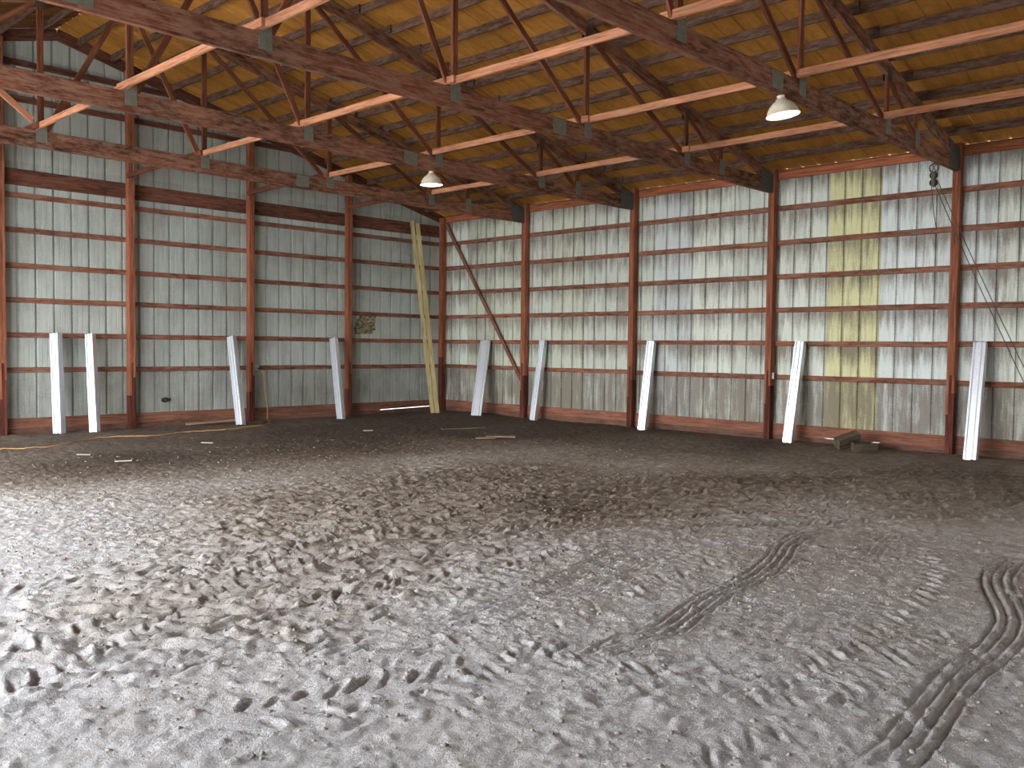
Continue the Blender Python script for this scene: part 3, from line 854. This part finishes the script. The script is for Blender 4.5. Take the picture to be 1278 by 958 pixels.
# ------------------------------------------------------------------ outlet, cords and small wall things
rt_ = empty('outlet_box', (.06, 9.05 + .062, 1.20)); tag(rt_, 'small grey outlet box on the side of the third post right of the corner', 'outlet')
MB().box((-.035, 0, -.058), (.035, .045, .058)).build('box', M_BOX, rt_)
for dz in (-.025, .025):
    MB().box((-.018, .045, dz - .014), (.018, .049, dz + .014)).build('socket', M_BLACK, rt_)
rt_ = empty('wall_outlet', (5.24, .02, 1.17)); tag(rt_, 'pale dusty outlet with a plug and yellow cord on the gable wall', 'outlet')
MB().box((-.055, -.02, -.05), (.055, .03, .05)).build('box', M_WHITE, rt_)
MB().tube([(-.02, .02, 0), (-.05, .07, -.01), (-.07, .075, -.02)], .016, 10).build('plug', M_BLACK, rt_)
MB().tube([(.07, -.01, .04), (.02, .06, .06), (-.0, .08, .02)], .014, 8).build('plug_top', M_WHITE, rt_)
pts = [(5.16, .10, 1.13), (5.10, .09, 1.02), (5.08, .08, .75), (5.04, .08, .5), (5.02, .10, .28), (5.05, .14, gz(5.05, .14) + .03)]
tag(MB().tube(pts, .010, 8).build('hanging_cord', M_YCORD, None, True), 'yellow cord hanging from the wall outlet to the floor', 'cord')
cp_ = [(10.9,2.0),(10.55,2.05),(10.35,2.10),(10.1,2.08),(9.75,1.95),(9.35,1.62),(9.05,1.50),(8.73,1.49),(8.3,1.66),(7.9,1.55),(7.53,1.38),(7.1,1.40),(6.76,1.42),(6.2,1.25),(5.76,1.15),(5.4,.8),(5.12,.35),(5.05,.14)]
q = []
for (a, b), (c, d) in zip(cp_, cp_[1:]):
    for t in np.linspace(0, 1, 8)[:-1]: q.append((a + (c-a)*t, b + (d-b)*t, H(a + (c-a)*t, b + (d-b)*t) + .012))
tag(MB().tube(q, .008, 6).build('extension_cord', M_CORD, None, True), 'orange extension cord snaking along the dark floor at left', 'cord')
q = [(7.24, .01, 1.13), (7.27, .02, 1.12), (7.33, .01, .98), (7.38, .01, .8), (7.36, .02, .64), (7.30, .03, .58), (7.24, .04, .57)]
rt_ = empty('loose_cable', (7.25, 0, .57)); tag(rt_, 'thin grey cable with a dark plug dangling on the gable wall', 'cable')
o = MB().tube([Vector(p) - Vector((7.25, 0, .57)) for p in q], .006, 6).build('wire', M_BOX, rt_, True)
mb = MB(); mb.torus(Matrix.Translation((-.02, .03, 0)) @ Matrix.Rotation(1.2, 4, 'X'), .035, .018, 12, 6, 1.4); mb.box((-.13, .01, -.02), (-.05, .05, .03)); mb.build('plug', M_BLACK, rt_, True)
# flaking notice
n = 9; v = []; f = []
rr = random.Random(4)
for i in range(n + 1):
    for j in range(7):
        x = 2.08 + .60 * i / n + (rr.uniform(-.02, .02) if i in (0, n) else 0); z = 1.96 + .42 * j / 6 + (rr.uniform(-.02, .02) if j in (0, 6) else 0) - .04 * i / n
        v.append((x, -.040 + rr.uniform(0, .004), z))
for i in range(n):
    for j in range(6):
        if (i, j) in ((8, 5), (7, 5), (8, 4), (0, 0)): continue
        f.append((i*7+j, i*7+j+1, (i+1)*7+j+1, (i+1)*7+j))
nn = len(v); v += [(a, b - .002, c) for a, b, c in v]; f += [tuple(k + nn for k in q_)[::-1] for q_ in f]
tag(MB().add(v, f).build('paper_notice', M_PAPER), 'flaking brown notice stuck to the gable wall right of the first post', 'notice')

# ------------------------------------------------------------------ lumber scraps and blocks
def block(loc, rot_, dims, label, name='wood_block'):
    o = board(name, (-dims[0]/2, 0, 0), (dims[0]/2, 0, 0), dims[2], dims[1], M_OLD, rough=.006)
    o.matrix_basis = Matrix.Translation(loc) @ Euler(rot_).to_matrix().to_4x4() @ Matrix.Translation((-dims[0]/2, 0, 0))
    return tag(o, label, 'wood block', 'dark wood blocks by the wall')
block((.66, 10.80, gz(.6, 10.7) + .155), (R_(22), R_(-16), R_(145)), (.40, .16, .17), 'dark wood block tilted on the other one by the wall foot')
block((.70, 11.10, gz(.6, 11) + .06), (R_(2), R_(0), R_(134)), (.38, .16, .15), 'dark wood block lying flat, right of the tilted one')
def lying(name, p0, p1, w, t, mat, label, cat, lift=0.02, tilt=0):
    a = (*p0, H(*p0) + lift); b = (*p1, H(*p1) + lift + tilt)
    return tag(board(name, a, b, w, t, mat, face=(0, .1, 1), rough=.004), label, cat)
lying('loose_board', (6.95, .34), (5.85, .42), .09, .025, M_SCRAP, 'narrow pale board lying at the gable wall foot left of a slanting channel', 'board', .03, .05)
lying('loose_board', (3.15, 3.55), (2.35, 3.95), .10, .02, M_OLD, 'thin dark curved board lying on the dark floor in front of the corner', 'board')
lying('wood_scrap', (3.98, 5.40), (3.70, 5.62), .10, .018, M_SCRAP, 'small reddish flat scrap lying on the floor, the left of two', 'scrap')
lying('wood_scrap', (3.60, 5.28), (3.22, 5.66), .14, .018, M_SCRAP, 'larger reddish flat scrap lying on the floor, the right of two', 'scrap')
for i, (p0, p1, l) in enumerate([((10.1, 3.3), (9.95, 3.42), 'small pale stick lying on the dark floor near the orange cord'),
                                ((10.0, 4.4), (9.8, 4.5), 'curved pale chip lying on the floor at left, farther from the wall'),
                                ((8.0, 3.0), (7.85, 3.12), 'pale splinter lying on the floor in front of the slanting channel'),
                                ((4.6, 2.9), (4.45, 3.0), 'pale chip lying near the dark patch in front of the corner')]):
    lying('wood_chip', p0, p1, .04, .012, M_STRAW, l, 'wood chip')
